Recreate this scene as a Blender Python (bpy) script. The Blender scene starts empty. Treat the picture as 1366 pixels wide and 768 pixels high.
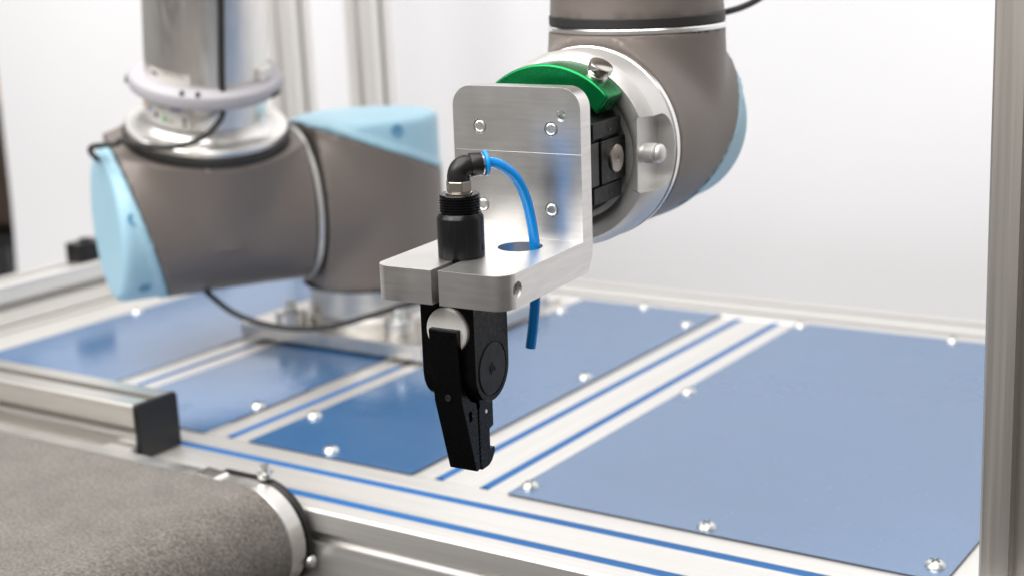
import bpy, bmesh, math, random
import numpy as np
from mathutils import Vector, Matrix

random.seed(4)
scn = bpy.context.scene
COL = scn.collection

# ------------------------------------------------------------------ camera
CAM_H = 0.40
YAW, PITCH, ROLL = 0.601111, 0.2285327, 0.046384
_f = Vector((-math.sin(YAW) * math.cos(PITCH), math.cos(YAW) * math.cos(PITCH), -math.sin(PITCH)))
_r = Vector((math.cos(YAW), math.sin(YAW), 0.0))
_d = _f.cross(_r)
_right = _r * math.cos(ROLL) + _d * math.sin(ROLL)
_down = -_r * math.sin(ROLL) + _d * math.cos(ROLL)
cam_data = bpy.data.cameras.new("camera")
cam = bpy.data.objects.new("camera", cam_data)
COL.objects.link(cam)
m = Matrix((_right, -_down, -_f)).transposed().to_4x4()
m.translation = (0, 0, CAM_H)
cam.matrix_world = m
cam_data.sensor_width = 36.0
cam_data.lens = 1949.17 / 1366.0 * 36.0
cam_data.clip_start = 0.01
cam_data.clip_end = 100.0
cam_data.dof.use_dof = True
cam_data.dof.focus_distance = 0.825
cam_data.dof.aperture_fstop = 6.0
scn.camera = cam

# ------------------------------------------------------------------ world and lamps
world = bpy.data.worlds.new("World")
scn.world = world
world.use_nodes = True
bg = world.node_tree.nodes["Background"]
bg.inputs["Color"].default_value = (1.0, 0.965, 0.93, 1)
bg.inputs["Strength"].default_value = 0.31


def area(name, loc, target, sx, sy, power, color=(1, 0.97, 0.93)):
    ld = bpy.data.lights.new(name, 'AREA')
    ld.shape = 'RECTANGLE'
    ld.size, ld.size_y = sx, sy
    ld.energy = power
    ld.color = color
    o = bpy.data.objects.new(name, ld)
    COL.objects.link(o)
    o.location = loc
    o.rotation_euler = (Vector(target) - Vector(loc)).to_track_quat('-Z', 'Y').to_euler()
    return o


area("ceiling_lamp", (-1.0, 0.35, 2.4), (-1.0, 0.8, 0.0), 2.8, 1.6, 62)
area("front_fill_lamp", (-0.5, -0.9, 1.9), (-0.8, 0.9, 0.1), 2.4, 1.2, 44)  # added soft fill from the camera side for viewer-facing surfaces
area("backdrop_fill_lamp", (-2.0, -1.0, 1.8), (-1.2, 1.72, 0.0), 2.6, 1.2, 32, (1, 0.985, 0.98))  # added fill from the left, evens out the brightness of the backdrop

scn.view_settings.view_transform = 'Standard'
scn.view_settings.look = 'None'
scn.view_settings.exposure = 0.11
scn.view_settings.gamma = 1.0
scn.view_settings.use_curve_mapping = False
try:
    scn.cycles.use_denoising = True
    scn.cycles.max_bounces = 10
    scn.cycles.sample_clamp_indirect = 6.0
except Exception:
    pass

# ------------------------------------------------------------------ materials
MATS = {}


def mat(name, color, rough=0.5, metal=0.0, spec=0.5, noise=None, rvar=None, bump=None, coat=0.0,
        aniso=0.0, tangent=None, trans=0.0, sss=0.0, scratches=None):
    """noise/rvar/bump: (amount, scale xyz) in object coordinates."""
    mt = bpy.data.materials.new(name)
    mt.use_nodes = True
    nt = mt.node_tree
    b = nt.nodes["Principled BSDF"]
    b.inputs["Base Color"].default_value = (*color, 1)
    b.inputs["Roughness"].default_value = rough
    b.inputs["Metallic"].default_value = metal
    b.inputs["Specular IOR Level"].default_value = spec
    if coat:
        b.inputs["Coat Weight"].default_value = coat
        b.inputs["Coat Roughness"].default_value = 0.08
    if aniso:
        b.inputs["Anisotropic"].default_value = aniso
        tn = nt.nodes.new("ShaderNodeTangent")
        tn.direction_type = 'RADIAL'
        tn.axis = tangent or 'Z'
        nt.links.new(tn.outputs[0], b.inputs["Tangent"])
    if sss:
        b.inputs["Subsurface Weight"].default_value = sss
        b.inputs["Subsurface Radius"].default_value = (0.001, 0.002, 0.003)
    tc = nt.nodes.new("ShaderNodeTexCoord")

    def noise_tex(scale, detail=4.0):
        mp = nt.nodes.new("ShaderNodeMapping")
        mp.inputs["Scale"].default_value = scale
        nt.links.new(tc.outputs["Object"], mp.inputs["Vector"])
        n = nt.nodes.new("ShaderNodeTexNoise")
        n.inputs["Scale"].default_value = 1.0
        n.inputs["Detail"].default_value = detail
        nt.links.new(mp.outputs[0], n.inputs["Vector"])
        return n.outputs["Fac"]

    if noise:
        amt, sc = noise[0], noise[1]
        fac = noise_tex(sc)
        rp = nt.nodes.new("ShaderNodeMapRange")
        rp.inputs["From Min"].default_value = 0.3
        rp.inputs["From Max"].default_value = 0.7
        rp.inputs["To Min"].default_value = 1 - amt
        rp.inputs["To Max"].default_value = 1 + amt
        nt.links.new(fac, rp.inputs["Value"])
        mx = nt.nodes.new("ShaderNodeVectorMath")
        mx.operation = 'SCALE'
        mx.inputs[0].default_value = color
        nt.links.new(rp.outputs[0], mx.inputs["Scale"])
        nt.links.new(mx.outputs[0], b.inputs["Base Color"])
    if rvar:
        fac = noise_tex(rvar[1])
        rp = nt.nodes.new("ShaderNodeMapRange")
        rp.inputs["From Min"].default_value = 0.3
        rp.inputs["From Max"].default_value = 0.7
        rp.inputs["To Min"].default_value = max(0.02, rough - rvar[0])
        rp.inputs["To Max"].default_value = rough + rvar[0]
        nt.links.new(fac, rp.inputs["Value"])
        nt.links.new(rp.outputs[0], b.inputs["Roughness"])
    if bump:
        fac = noise_tex(bump[1], 6.0)
        bp = nt.nodes.new("ShaderNodeBump")
        bp.inputs["Strength"].default_value = bump[0]
        bp.inputs["Distance"].default_value = 0.0006
        nt.links.new(fac, bp.inputs["Height"])
        nt.links.new(bp.outputs[0], b.inputs["Normal"])
    MATS[name] = mt
    return mt


mat("profile_x", (0.80, 0.785, 0.76), 0.42, 0.76, noise=(0.05, (3, 260, 260)), rvar=(0.06, (4, 300, 300)))
mat("profile_y", (0.80, 0.79, 0.765), 0.42, 0.72, noise=(0.05, (260, 3, 260)), rvar=(0.06, (300, 4, 300)))
mat("profile_z", (0.60, 0.57, 0.53), 0.40, 0.9, noise=(0.06, (260, 260, 3)), rvar=(0.06, (300, 300, 4)))
mat("profile_rail", (0.72, 0.70, 0.665), 0.36, 0.92, noise=(0.05, (3, 260, 260)), rvar=(0.06, (4, 300, 300)))
mat("profile_pale", (0.84, 0.82, 0.79), 0.42, 0.68, noise=(0.05, (260, 260, 3)))
mat("brushed_plate", (0.80, 0.79, 0.775), 0.33, 1.0, noise=(0.06, (40, 40, 420)), rvar=(0.05, (45, 45, 30)))
mat("plate_edge", (0.80, 0.79, 0.77), 0.33, 1.0, noise=(0.08, (500, 30, 30)), rvar=(0.08, (600, 40, 40)))
mat("satin_alu", (0.70, 0.69, 0.68), 0.42, 0.72, rvar=(0.05, (400, 400, 60)))
mat("bright_alu", (0.90, 0.89, 0.88), 0.22, 1.0, rvar=(0.04, (80, 80, 80)))
mat("tube_alu", (0.82, 0.805, 0.78), 0.35, 1.0, noise=(0.05, (120, 120, 3)), rvar=(0.06, (200, 200, 5)))
mat("base_alu", (0.74, 0.72, 0.69), 0.36, 1.0, noise=(0.06, (40, 40, 200)), rvar=(0.08, (60, 60, 60)))
mat("robot_grey", (0.175, 0.150, 0.136), 0.44, 0.2, noise=(0.05, (900, 900, 900)), bump=(0.10, (1600, 1600, 1600)))
mat("robot_blue", (0.355, 0.58, 0.705), 0.42, 0.0, noise=(0.03, (30, 30, 30)), bump=(0.05, (900, 900, 900)))
mat("robot_blue_dark", (0.11, 0.30, 0.46), 0.5)
mat("panel_blue", (0.038, 0.130, 0.295), 0.17, 0.0, spec=0.5, noise=(0.02, (18, 18, 18)), rvar=(0.02, (25, 25, 25)))
# hairline scratches on the machined bracket
_nt = MATS["brushed_plate"].node_tree
_b = _nt.nodes["Principled BSDF"]
_tc = _nt.nodes.new("ShaderNodeTexCoord")
_n = _nt.nodes.new("ShaderNodeTexNoise"); _n.inputs["Scale"].default_value = 38; _n.inputs["Detail"].default_value = 1.5; _n.inputs["Distortion"].default_value = 2.0
_nt.links.new(_tc.outputs["Object"], _n.inputs["Vector"])
_a = _nt.nodes.new("ShaderNodeMath"); _a.operation = 'SUBTRACT'; _a.inputs[1].default_value = 0.5
_a2 = _nt.nodes.new("ShaderNodeMath"); _a2.operation = 'ABSOLUTE'
_r = _nt.nodes.new("ShaderNodeMapRange"); _r.inputs["From Min"].default_value = 0.0; _r.inputs["From Max"].default_value = 0.006
_r.inputs["To Min"].default_value = 1.0; _r.inputs["To Max"].default_value = 0.0
_n3 = _nt.nodes.new("ShaderNodeTexNoise"); _n3.inputs["Scale"].default_value = 70; _n3.inputs["Detail"].default_value = 2
_nt.links.new(_tc.outputs["Object"], _n3.inputs["Vector"])
_r3 = _nt.nodes.new("ShaderNodeMapRange"); _r3.inputs["From Min"].default_value = 0.56; _r3.inputs["From Max"].default_value = 0.64
_r3.inputs["To Min"].default_value = 0.0; _r3.inputs["To Max"].default_value = 0.32
_mm = _nt.nodes.new("ShaderNodeMath"); _mm.operation = 'MULTIPLY'
_nt.links.new(_n.outputs["Fac"], _a.inputs[0]); _nt.links.new(_a.outputs[0], _a2.inputs[0]); _nt.links.new(_a2.outputs[0], _r.inputs["Value"])
_nt.links.new(_n3.outputs["Fac"], _r3.inputs["Value"]); _nt.links.new(_r.outputs[0], _mm.inputs[0]); _nt.links.new(_r3.outputs[0], _mm.inputs[1])
_mx = _nt.nodes.new("ShaderNodeMix"); _mx.data_type = 'RGBA'; _mx.inputs["B"].default_value = (0.25, 0.24, 0.23, 1)
_base = _b.inputs["Base Color"].links[0].from_socket
_nt.links.new(_mm.outputs[0], _mx.inputs["Factor"]); _nt.links.new(_base, _mx.inputs["A"]); _nt.links.new(_mx.outputs["Result"], _b.inputs["Base Color"])
MATS["panel_blue"].node_tree.nodes["Principled BSDF"].inputs["IOR"].default_value = 2.8
_nt = MATS["panel_blue"].node_tree
_b = _nt.nodes["Principled BSDF"]
_tc = _nt.nodes.new("ShaderNodeTexCoord")
_base = _b.inputs["Base Color"].links[0].from_socket
_n = _nt.nodes.new("ShaderNodeTexNoise"); _n.inputs["Scale"].default_value = 420; _n.inputs["Detail"].default_value = 2
_r = _nt.nodes.new("ShaderNodeMapRange"); _r.inputs["From Min"].default_value = 0.70; _r.inputs["From Max"].default_value = 0.78
_r.inputs["To Min"].default_value = 0.0; _r.inputs["To Max"].default_value = 0.35
_m = _nt.nodes.new("ShaderNodeMix"); _m.data_type = 'RGBA'
_m.inputs["B"].default_value = (0.45, 0.45, 0.45, 1)
_nt.links.new(_tc.outputs["Object"], _n.inputs["Vector"]); _nt.links.new(_n.outputs["Fac"], _r.inputs["Value"])
_nt.links.new(_r.outputs[0], _m.inputs["Factor"]); _nt.links.new(_base, _m.inputs["A"]); _nt.links.new(_m.outputs["Result"], _b.inputs["Base Color"])
_s1 = _nt.nodes.new("ShaderNodeTexNoise"); _s1.inputs["Scale"].default_value = 14; _s1.inputs["Detail"].default_value = 6; _s1.inputs["Distortion"].default_value = 1.2
_s2 = _nt.nodes.new("ShaderNodeMapRange"); _s2.inputs["From Min"].default_value = 0.45; _s2.inputs["From Max"].default_value = 0.75
_s2.inputs["To Min"].default_value = 0.15; _s2.inputs["To Max"].default_value = 0.27
_nt.links.new(_tc.outputs["Object"], _s1.inputs["Vector"]); _nt.links.new(_s1.outputs["Fac"], _s2.inputs["Value"]); _nt.links.new(_s2.outputs[0], _b.inputs["Roughness"])
mat("panel_core", (0.020, 0.028, 0.05), 0.5)
mat("cover_blue", (0.016, 0.125, 0.36), 0.5, spec=0.25)
mat("black_rubber", (0.018, 0.017, 0.016), 0.55, bump=(0.1, (900, 900, 900)))
mat("black_plastic", (0.009, 0.0085, 0.0085), 0.34, spec=0.4, noise=(0.15, (200, 200, 200)))
mat("black_anodised", (0.0022, 0.0022, 0.0025), 0.30, 0.0, spec=0.16, rvar=(0.08, (300, 300, 300)))
mat("black_oxide", (0.003, 0.003, 0.0035), 0.26, 0.0, spec=0.34, rvar=(0.06, (500, 500, 40)))
mat("black_satin", (0.006, 0.006, 0.0065), 0.38, 0.0, spec=0.25, rvar=(0.08, (200, 200, 200)))
mat("nickel", (0.50, 0.46, 0.41), 0.24, 1.0, rvar=(0.06, (400, 400, 400)))
mat("polished", (0.60, 0.57, 0.53), 0.17, 1.0)
mat("zinc", (0.80, 0.82, 0.80), 0.34, 1.0, rvar=(0.08, (500, 500, 500)))
mat("pin_bronze", (0.40, 0.36, 0.33), 0.35, 1.0, rvar=(0.08, (500, 500, 500)))
mat("green_anodised", (0.004, 0.22, 0.062), 0.26, 0.75, rvar=(0.04, (200, 200, 200)))
mat("white_plastic", (0.78, 0.76, 0.73), 0.35, sss=0.1)
mat("hose_blue", (0.0, 0.27, 0.78), 0.26, 0.0, sss=0.15)
mat("collar_blue", (0.0, 0.30, 0.80), 0.35, 0.0)
mat("collar_grey", (0.42, 0.41, 0.44), 0.5)
mat("sticker", (0.72, 0.70, 0.66), 0.4, 0.2)
mat("ink_dark", (0.03, 0.035, 0.06), 0.5)
mat("ink_yellow", (0.7, 0.48, 0.05), 0.5)
mat("ink_blue", (0.10, 0.16, 0.42), 0.5)
mat("ink_green", (0.12, 0.42, 0.16), 0.5)
mat("hole_dark", (0.05, 0.05, 0.05), 0.4, 0.8)
mat("backdrop_white", (0.840, 0.845, 0.872), 0.95, spec=0.1, noise=(0.012, (2.2, 1.0, 1.6)))
mat("floor_grey", (0.045, 0.042, 0.040), 0.8, noise=(0.2, (60, 60, 60)))
mat("cabinet_brown", (0.055, 0.036, 0.026), 0.6, noise=(0.3, (4, 4, 40)))
mat("carton_orange", (0.45, 0.20, 0.045), 0.7, noise=(0.1, (20, 20, 20)))
mat("bin_grey", (0.075, 0.08, 0.085), 0.55)
mat("bin_dark", (0.018, 0.018, 0.018), 0.55)

# felt belt: mottled fibre texture
mt = mat("felt_belt", (0.135, 0.127, 0.122), 0.95, spec=0.1)
nt = mt.node_tree
b = nt.nodes["Principled BSDF"]
b.inputs["Sheen Weight"].default_value = 0.31
tc = nt.nodes.new("ShaderNodeTexCoord")
n1 = nt.nodes.new("ShaderNodeTexNoise"); n1.inputs["Scale"].default_value = 430; n1.inputs["Detail"].default_value = 5
n2 = nt.nodes.new("ShaderNodeTexNoise"); n2.inputs["Scale"].default_value = 45; n2.inputs["Detail"].default_value = 3
nt.links.new(tc.outputs["Object"], n1.inputs["Vector"]); nt.links.new(tc.outputs["Object"], n2.inputs["Vector"])
r1 = nt.nodes.new("ShaderNodeMapRange"); r1.inputs["From Min"].default_value = 0.3; r1.inputs["From Max"].default_value = 0.7
r1.inputs["To Min"].default_value = 0.52; r1.inputs["To Max"].default_value = 1.48
r2 = nt.nodes.new("ShaderNodeMapRange"); r2.inputs["From Min"].default_value = 0.3; r2.inputs["From Max"].default_value = 0.7
r2.inputs["To Min"].default_value = 0.88; r2.inputs["To Max"].default_value = 1.12
nt.links.new(n1.outputs["Fac"], r1.inputs["Value"]); nt.links.new(n2.outputs["Fac"], r2.inputs["Value"])
mu = nt.nodes.new("ShaderNodeMath"); mu.operation = 'MULTIPLY'
nt.links.new(r1.outputs[0], mu.inputs[0]); nt.links.new(r2.outputs[0], mu.inputs[1])
vs = nt.nodes.new("ShaderNodeVectorMath"); vs.operation = 'SCALE'; vs.inputs[0].default_value = (0.141, 0.128, 0.116)
nt.links.new(mu.outputs[0], vs.inputs["Scale"]); nt.links.new(vs.outputs[0], b.inputs["Base Color"])
bp = nt.nodes.new("ShaderNodeBump"); bp.inputs["Strength"].default_value = 0.6; bp.inputs["Distance"].default_value = 0.001
nt.links.new(n1.outputs["Fac"], bp.inputs["Height"]); nt.links.new(bp.outputs[0], b.inputs["Normal"])


# ------------------------------------------------------------------ mesh helpers
def link(name, me, material=None, parent=None, smooth=None, bevel=None, bseg=2):
    o = bpy.data.objects.new(name, me)
    COL.objects.link(o)
    if material:
        mats = material if isinstance(material, (list, tuple)) else [material]
        if len(me.materials) == 0:
            for k in mats:
                me.materials.append(MATS[k])
    if parent is not None:
        o.parent = parent
    if smooth is not None:
        shade(me, smooth)
    if bevel:
        bm_ = o.modifiers.new("bevel", 'BEVEL')
        bm_.width = bevel
        bm_.segments = bseg
        bm_.limit_method = 'ANGLE'
        bm_.angle_limit = math.radians(35)
        bm_.harden_normals = False
    return o


def shade(me, angle):
    """smooth shading with edges sharper than angle (degrees) kept crisp"""
    bm = bmesh.new(); bm.from_mesh(me)
    a = math.radians(angle)
    for f in bm.faces:
        f.smooth = True
    for e in bm.edges:
        if len(e.link_faces) == 2:
            e.smooth = e.calc_face_angle(0.0) < a
        else:
            e.smooth = False
    bm.to_mesh(me); bm.free()


def to_mesh(bm, name="mesh"):
    bmesh.ops.recalc_face_normals(bm, faces=bm.faces[:])
    me = bpy.data.meshes.new(name)
    bm.to_mesh(me); bm.free()
    return me


def box(x0, x1, y0, y1, z0, z1, bm=None):
    own = bm is None
    bm = bm or bmesh.new()
    v = [bm.verts.new(p) for p in ((x0, y0, z0), (x1, y0, z0), (x1, y1, z0), (x0, y1, z0),
                                   (x0, y0, z1), (x1, y0, z1), (x1, y1, z1), (x0, y1, z1))]
    for q in ((0, 3, 2, 1), (4, 5, 6, 7), (0, 1, 5, 4), (1, 2, 6, 5), (2, 3, 7, 6), (3, 0, 4, 7)):
        bm.faces.new([v[i] for i in q])
    return to_mesh(bm) if own else bm


def frame_for(axis):
    a = Vector(axis).normalized()
    t = Vector((0, 0, 1)) if abs(a.z) < 0.9 else Vector((1, 0, 0))
    u = t.cross(a).normalized()
    w = a.cross(u)
    return u, w, a


def lathe(profile, center=(0, 0, 0), axis=(0, 0, 1), seg=64, bm=None, a0=0.0, a1=None):
    """profile: list of (radius, height along axis); radius 0 closes on the axis"""
    own = bm is None
    bm = bm or bmesh.new()
    c = Vector(center)
    u, w, a = frame_for(axis)
    rings = []
    for r, h in profile:
        if r <= 1e-9:
            rings.append([bm.verts.new(c + a * h)])
        else:
            rings.append([bm.verts.new(c + a * h + (u * math.cos(t) + w * math.sin(t)) * r)
                          for t in (2 * math.pi * i / seg for i in range(seg))])
    for A, B in zip(rings, rings[1:]):
        if len(A) == 1 and len(B) == 1:
            continue
        for i in range(seg):
            j = (i + 1) % seg
            if len(A) == 1:
                bm.faces.new((A[0], B[i], B[j]))
            elif len(B) == 1:
                bm.faces.new((A[i], A[j], B[0]))
            else:
                bm.faces.new((A[i], A[j], B[j], B[i]))
    return to_mesh(bm) if own else bm


def prism(poly, axis='y', h0=0.0, h1=1.0, bm=None):
    """extrude a closed 2D polygon. axis x: (y,z); y: (x,z); z: (x,y)"""
    own = bm is None
    bm = bm or bmesh.new()
    def p3(p, h):
        if axis == 'x': return (h, p[0], p[1])
        if axis == 'y': return (p[0], h, p[1])
        return (p[0], p[1], h)
    A = [bm.verts.new(p3(p, h0)) for p in poly]
    B = [bm.verts.new(p3(p, h1)) for p in poly]
    n = len(poly)
    bm.faces.new(A); bm.faces.new(B[::-1])
    for i in range(n):
        j = (i + 1) % n
        bm.faces.new((A[i], B[i], B[j], A[j]))
    return to_mesh(bm) if own else bm


def catmull(pts, n=10):
    P = [Vector(p) for p in pts]
    P = [P[0] * 2 - P[1]] + P + [P[-1] * 2 - P[-2]]
    out = []
    for i in range(1, len(P) - 2):
        for k in range(n):
            t = k / n
            a, b_, c, d = P[i - 1], P[i], P[i + 1], P[i + 2]
            out.append(0.5 * ((2 * b_) + (c - a) * t + (2 * a - 5 * b_ + 4 * c - d) * t * t + (3 * b_ - a - 3 * c + d) * t ** 3))
    out.append(P[-2])
    return out


def tube(path, radius, seg=16, bm=None, caps=True, round_cap=0):
    own = bm is None
    bm = bm or bmesh.new()
    P = [Vector(p) for p in path]
    rr = radius if isinstance(radius, (list, tuple)) else [radius] * len(P)
    tan = []
    for i in range(len(P)):
        t = P[min(i + 1, len(P) - 1)] - P[max(i - 1, 0)]
        tan.append(t.normalized())
    u = tan[0].orthogonal().normalized()
    rings = []
    for p, t, r in zip(P, tan, rr):
        u = (u - t * u.dot(t)).normalized()
        w = t.cross(u)
        rings.append([bm.verts.new(p + (u * math.cos(a) + w * math.sin(a)) * r) for a in (2 * math.pi * k / seg for k in range(seg))])
    for A, B in zip(rings, rings[1:]):
        for i in range(seg):
            j = (i + 1) % seg
            bm.faces.new((A[i], A[j], B[j], B[i]))
    if caps:
        bm.faces.new(rings[0][::-1]); bm.faces.new(rings[-1])
    return to_mesh(bm) if own else bm


def rounded_rect(x0, x1, y0, y1, radii, n=8):
    """radii for corners (x0y0, x1y0, x1y1, x0y1)"""
    out = []
    cs = [(x0, y0, 180), (x1, y0, 270), (x1, y1, 0), (x0, y1, 90)]
    sx = [1, -1, -1, 1]; sy = [1, 1, -1, -1]
    for k, (cx, cy, a0) in enumerate(cs):
        r = radii[k]
        if r <= 0:
            out.append((cx, cy)); continue
        ox, oy = cx + sx[k] * r, cy + sy[k] * r
        for i in range(n + 1):
            a = math.radians(a0 + 90 * i / n)
            out.append((ox + r * math.cos(a), oy + r * math.sin(a)))
    return out


def boolean(me, cutters, op='DIFFERENCE'):
    a = bpy.data.objects.new("tmp_a", me); COL.objects.link(a)
    objs = []
    for c in cutters:
        o = bpy.data.objects.new("tmp_b", c); COL.objects.link(o); objs.append(o)
        md = a.modifiers.new("b", 'BOOLEAN'); md.object = o; md.operation = op; md.solver = 'EXACT'
    dg = bpy.context.evaluated_depsgraph_get(); dg.update()
    out = bpy.data.meshes.new_from_object(a.evaluated_get(dg))
    for o in objs + [a]:
        mm = o.data
        bpy.data.objects.remove(o); bpy.data.meshes.remove(mm)
    return out


def sdf_mesh(fn, lo, hi, h):
    """naive surface nets over an implicit function (numpy), projected back onto the surface"""
    lo = np.array(lo, float); hi = np.array(hi, float)
    n = np.ceil((hi - lo) / h).astype(int) + 1
    gx, gy, gz = [lo[i] + h * np.arange(n[i]) for i in range(3)]
    X, Y, Z = np.meshgrid(gx, gy, gz, indexing='ij')
    F = fn(X, Y, Z)
    S = F < 0
    c = np.zeros(tuple(n - 1), int)
    acc = np.zeros(tuple(n - 1) + (3,)); cnt = np.zeros(tuple(n - 1))
    offs = [(i, j, k) for i in (0, 1) for j in (0, 1) for k in (0, 1)]
    def sub(A, o): return A[o[0]:n[0] - 1 + o[0], o[1]:n[1] - 1 + o[1], o[2]:n[2] - 1 + o[2]]
    for o in offs:
        for ax in range(3):
            if o[ax] == 0:
                q = list(o); q[ax] = 1; q = tuple(q)
                fa, fb = sub(F, o), sub(F, q)
                cr = (fa < 0) != (fb < 0)
                t = np.where(cr, fa / np.where(cr, fa - fb, 1), 0)
                for i in range(3):
                    acc[..., i] += np.where(cr, o[i] + (t if i == ax else 0), 0)
                cnt += cr
    act = cnt > 0
    idx = -np.ones(act.shape, int); idx[act] = np.arange(act.sum())
    ijk = np.argwhere(act)
    V = lo + h * (ijk + acc[act] / cnt[act][:, None])
    for _ in range(3):
        e = h * 0.05
        f0 = fn(V[:, 0], V[:, 1], V[:, 2])
        G = np.stack([fn(V[:, 0] + e * (i == 0), V[:, 1] + e * (i == 1), V[:, 2] + e * (i == 2)) - f0 for i in range(3)], 1) / e
        V = V - np.clip(f0 / np.maximum((G ** 2).sum(1), 0.05), -h * .5, h * .5)[:, None] * G
    faces = []
    for ax in range(3):
        a1, a2 = (ax + 1) % 3, (ax + 2) % 3
        A = S[tuple(slice(0, -1) if i == ax else slice(None) for i in range(3))]
        B = S[tuple(slice(1, None) if i == ax else slice(None) for i in range(3))]
        e = np.argwhere(A != B)
        ok = (e[:, a1] > 0) & (e[:, a2] > 0) & (e[:, a1] < n[a1] - 1) & (e[:, a2] < n[a2] - 1)
        e = e[ok]
        q = []
        for d1, d2 in ((0, 0), (1, 0), (1, 1), (0, 1)):
            k = e.copy(); k[:, a1] -= d1; k[:, a2] -= d2
            q.append(idx[k[:, 0], k[:, 1], k[:, 2]])
        q = np.stack(q, 1)
        ins = A[e[:, 0], e[:, 1], e[:, 2]]
        q[~ins] = q[~ins][:, ::-1]
        faces.append(q)
    Q = np.concatenate(faces)
    me = bpy.data.meshes.new("implicit")
    me.from_pydata(V.tolist(), [], Q.tolist())
    me.update()
    me.polygons.foreach_set("use_smooth", [True] * len(me.polygons))
    return me


def tag(o, label=None, cat=None, group=None, kind=None):
    if label: o["label"] = label
    if cat: o["category"] = cat
    if group: o["group"] = group
    if kind: o["kind"] = kind
    return o


def thing(name, label, cat, matrix=None, loc=(0, 0, 0), group=None):
    o = bpy.data.objects.new(name, None)
    COL.objects.link(o)
    o.empty_display_size = 0.05
    if matrix is not None:
        o.matrix_world = matrix
    else:
        o.location = loc
    return tag(o, label, cat, group)


M = 0.043            # profile module


def profile_poly(nx, nz, slots, w=None, h=None, sw=0.0088, sd=0.010, ch=0.0016):
    """cross-section of a slotted aluminium profile, lower-left corner at 0,0.
    slots: dict side -> list of slot centres; sides 'b','r','t','l'"""
    W = w or nx * M; H = h or nz * M
    lip = 0.0022; ud = 0.0048
    def notch(c):       # along +s, depth +n
        a = sw / 2
        return [(c - a, 0), (c - a, lip), (c - a - ud, lip + 0.001), (c - a - ud, sd * 0.7), (c - a, sd), (c + a, sd),
                (c + a + ud, sd * 0.7), (c + a + ud, lip + 0.001), (c + a, lip), (c + a, 0)]
    out = []
    for s, L, f in (('b', W, lambda s, n: (s, n)), ('r', H, lambda s, n: (W - n, s)),
                    ('t', W, lambda s, n: (W - s, H - n)), ('l', H, lambda s, n: (n, H - s))):
        out.append(f(ch, 0))
        cs = sorted([(L - q if s in 'tl' else q) for q in slots.get(s, [])])
        for c in cs:
            out += [f(a, n) for a, n in notch(c)]
        out.append(f(L - ch, 0))
    return out


def hex_poly(r, n=6, rot=0.0):
    return [(r * math.cos(rot + 2 * math.pi * i / n), r * math.sin(rot + 2 * math.pi * i / n)) for i in range(n)]


# ================================================================== SETTING
floor = link("floor", box(-6, 5, -4, 6, -0.93, -0.90), "floor_grey")
tag(floor, kind="structure")

# white backdrop sheet: vertical, with a soft sweep and slight waves, real thickness
bm = bmesh.new()
nx_, nz_ = 60, 60
rows = []
for iz in range(nz_ + 1):
    t = iz / nz_
    z = -0.75 + 3.1 * t
    row = []
    for ix in range(nx_ + 1):
        s = ix / nx_
        x = -2.292 + 4.6 * s
        y = 1.72 + 0.010 * math.sin(3.1 * x + 0.6 * z) * (1 - 0.4 * t) + 0.006 * math.sin(7.0 * x - 2.0 * z + 1.0)
        y -= 0.12 * max(0.0, (0.02 - z) / 0.77) ** 2
        row.append(bm.verts.new((x, y, z)))
    rows.append(row)
for iz in range(nz_):
    for ix in range(nx_):
        bm.faces.new((rows[iz][ix], rows[iz][ix + 1], rows[iz + 1][ix + 1], rows[iz + 1][ix]))
me = to_mesh(bm)
backdrop = link("backdrop", me, "backdrop_white", smooth=60)
sm = backdrop.modifiers.new("thick", 'SOLIDIFY'); sm.thickness = 0.004; sm.offset = -1
tag(backdrop, kind="structure")

# clutter glimpsed past the left end of the backdrop
cb = thing("storage_cabinet", "dark brown cabinet glimpsed past the left end of the white backdrop", "cabinet", loc=(-2.98, 2.3, -0.9))
link("carcass", box(-0.45, 0.20, -0.2, 0.3, 0.72, 1.005), "cabinet_brown", cb, bevel=0.004)
link("door", box(-0.44, 0.19, -0.215, -0.202, 0.735, 0.995), "cabinet_brown", cb, bevel=0.003)
link("base", box(-0.43, 0.18, -0.18, 0.28, 0.0, 0.40), "cabinet_brown", cb)
link("side_panel", box(0.18, 0.20, -0.18, 0.28, 0.40, 0.72), "cabinet_brown", cb)
link("side_panel", box(-0.45, -0.43, -0.18, 0.28, 0.40, 0.72), "cabinet_brown", cb)
ct = thing("carton", "orange carton standing on the dark cabinet at the far left edge", "box", loc=(-2.98, 2.25, 0.107))
link("carton_body", box(-0.25, 0.21, -0.12, 0.16, 0.0, 0.085), "carton_orange", ct, bevel=0.003)
link("carton_lid", box(-0.255, 0.215, -0.125, 0.165, 0.086, 0.105), "bin_dark", ct, bevel=0.002)
bn = thing("storage_bin", "grey ribbed plastic bin at the far left edge beside the backdrop", "bin", loc=(-2.98, 2.27, -0.50))
link("bin_body", box(-0.30, 0.175, -0.15, 0.18, 0.0, 0.275), "bin_grey", bn, bevel=0.006)
link("rim", box(-0.31, 0.178, -0.16, 0.19, 0.276, 0.30), "bin_dark", bn, bevel=0.004)
for k in range(8):
    link("rib", box(-0.28 + k * 0.058, -0.272 + k * 0.058, -0.158, -0.1505, 0.02, 0.27), "bin_dark", bn)

# ================================================================== WORKBENCH
bench = thing("workbench", "aluminium profile workbench topped with blue panels and blue slot strips", "workbench", loc=(-0.8, 0.756, -0.9))
BO = Vector((-0.8, 0.756, -0.9))


def bench_part(name, me, material, parent=None, **kw):
    me.transform(Matrix.Translation(-BO))
    return link(name, me, material, parent or bench, **kw)


TOP = 0.0
XL, XR = -1.462, -0.172
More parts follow.
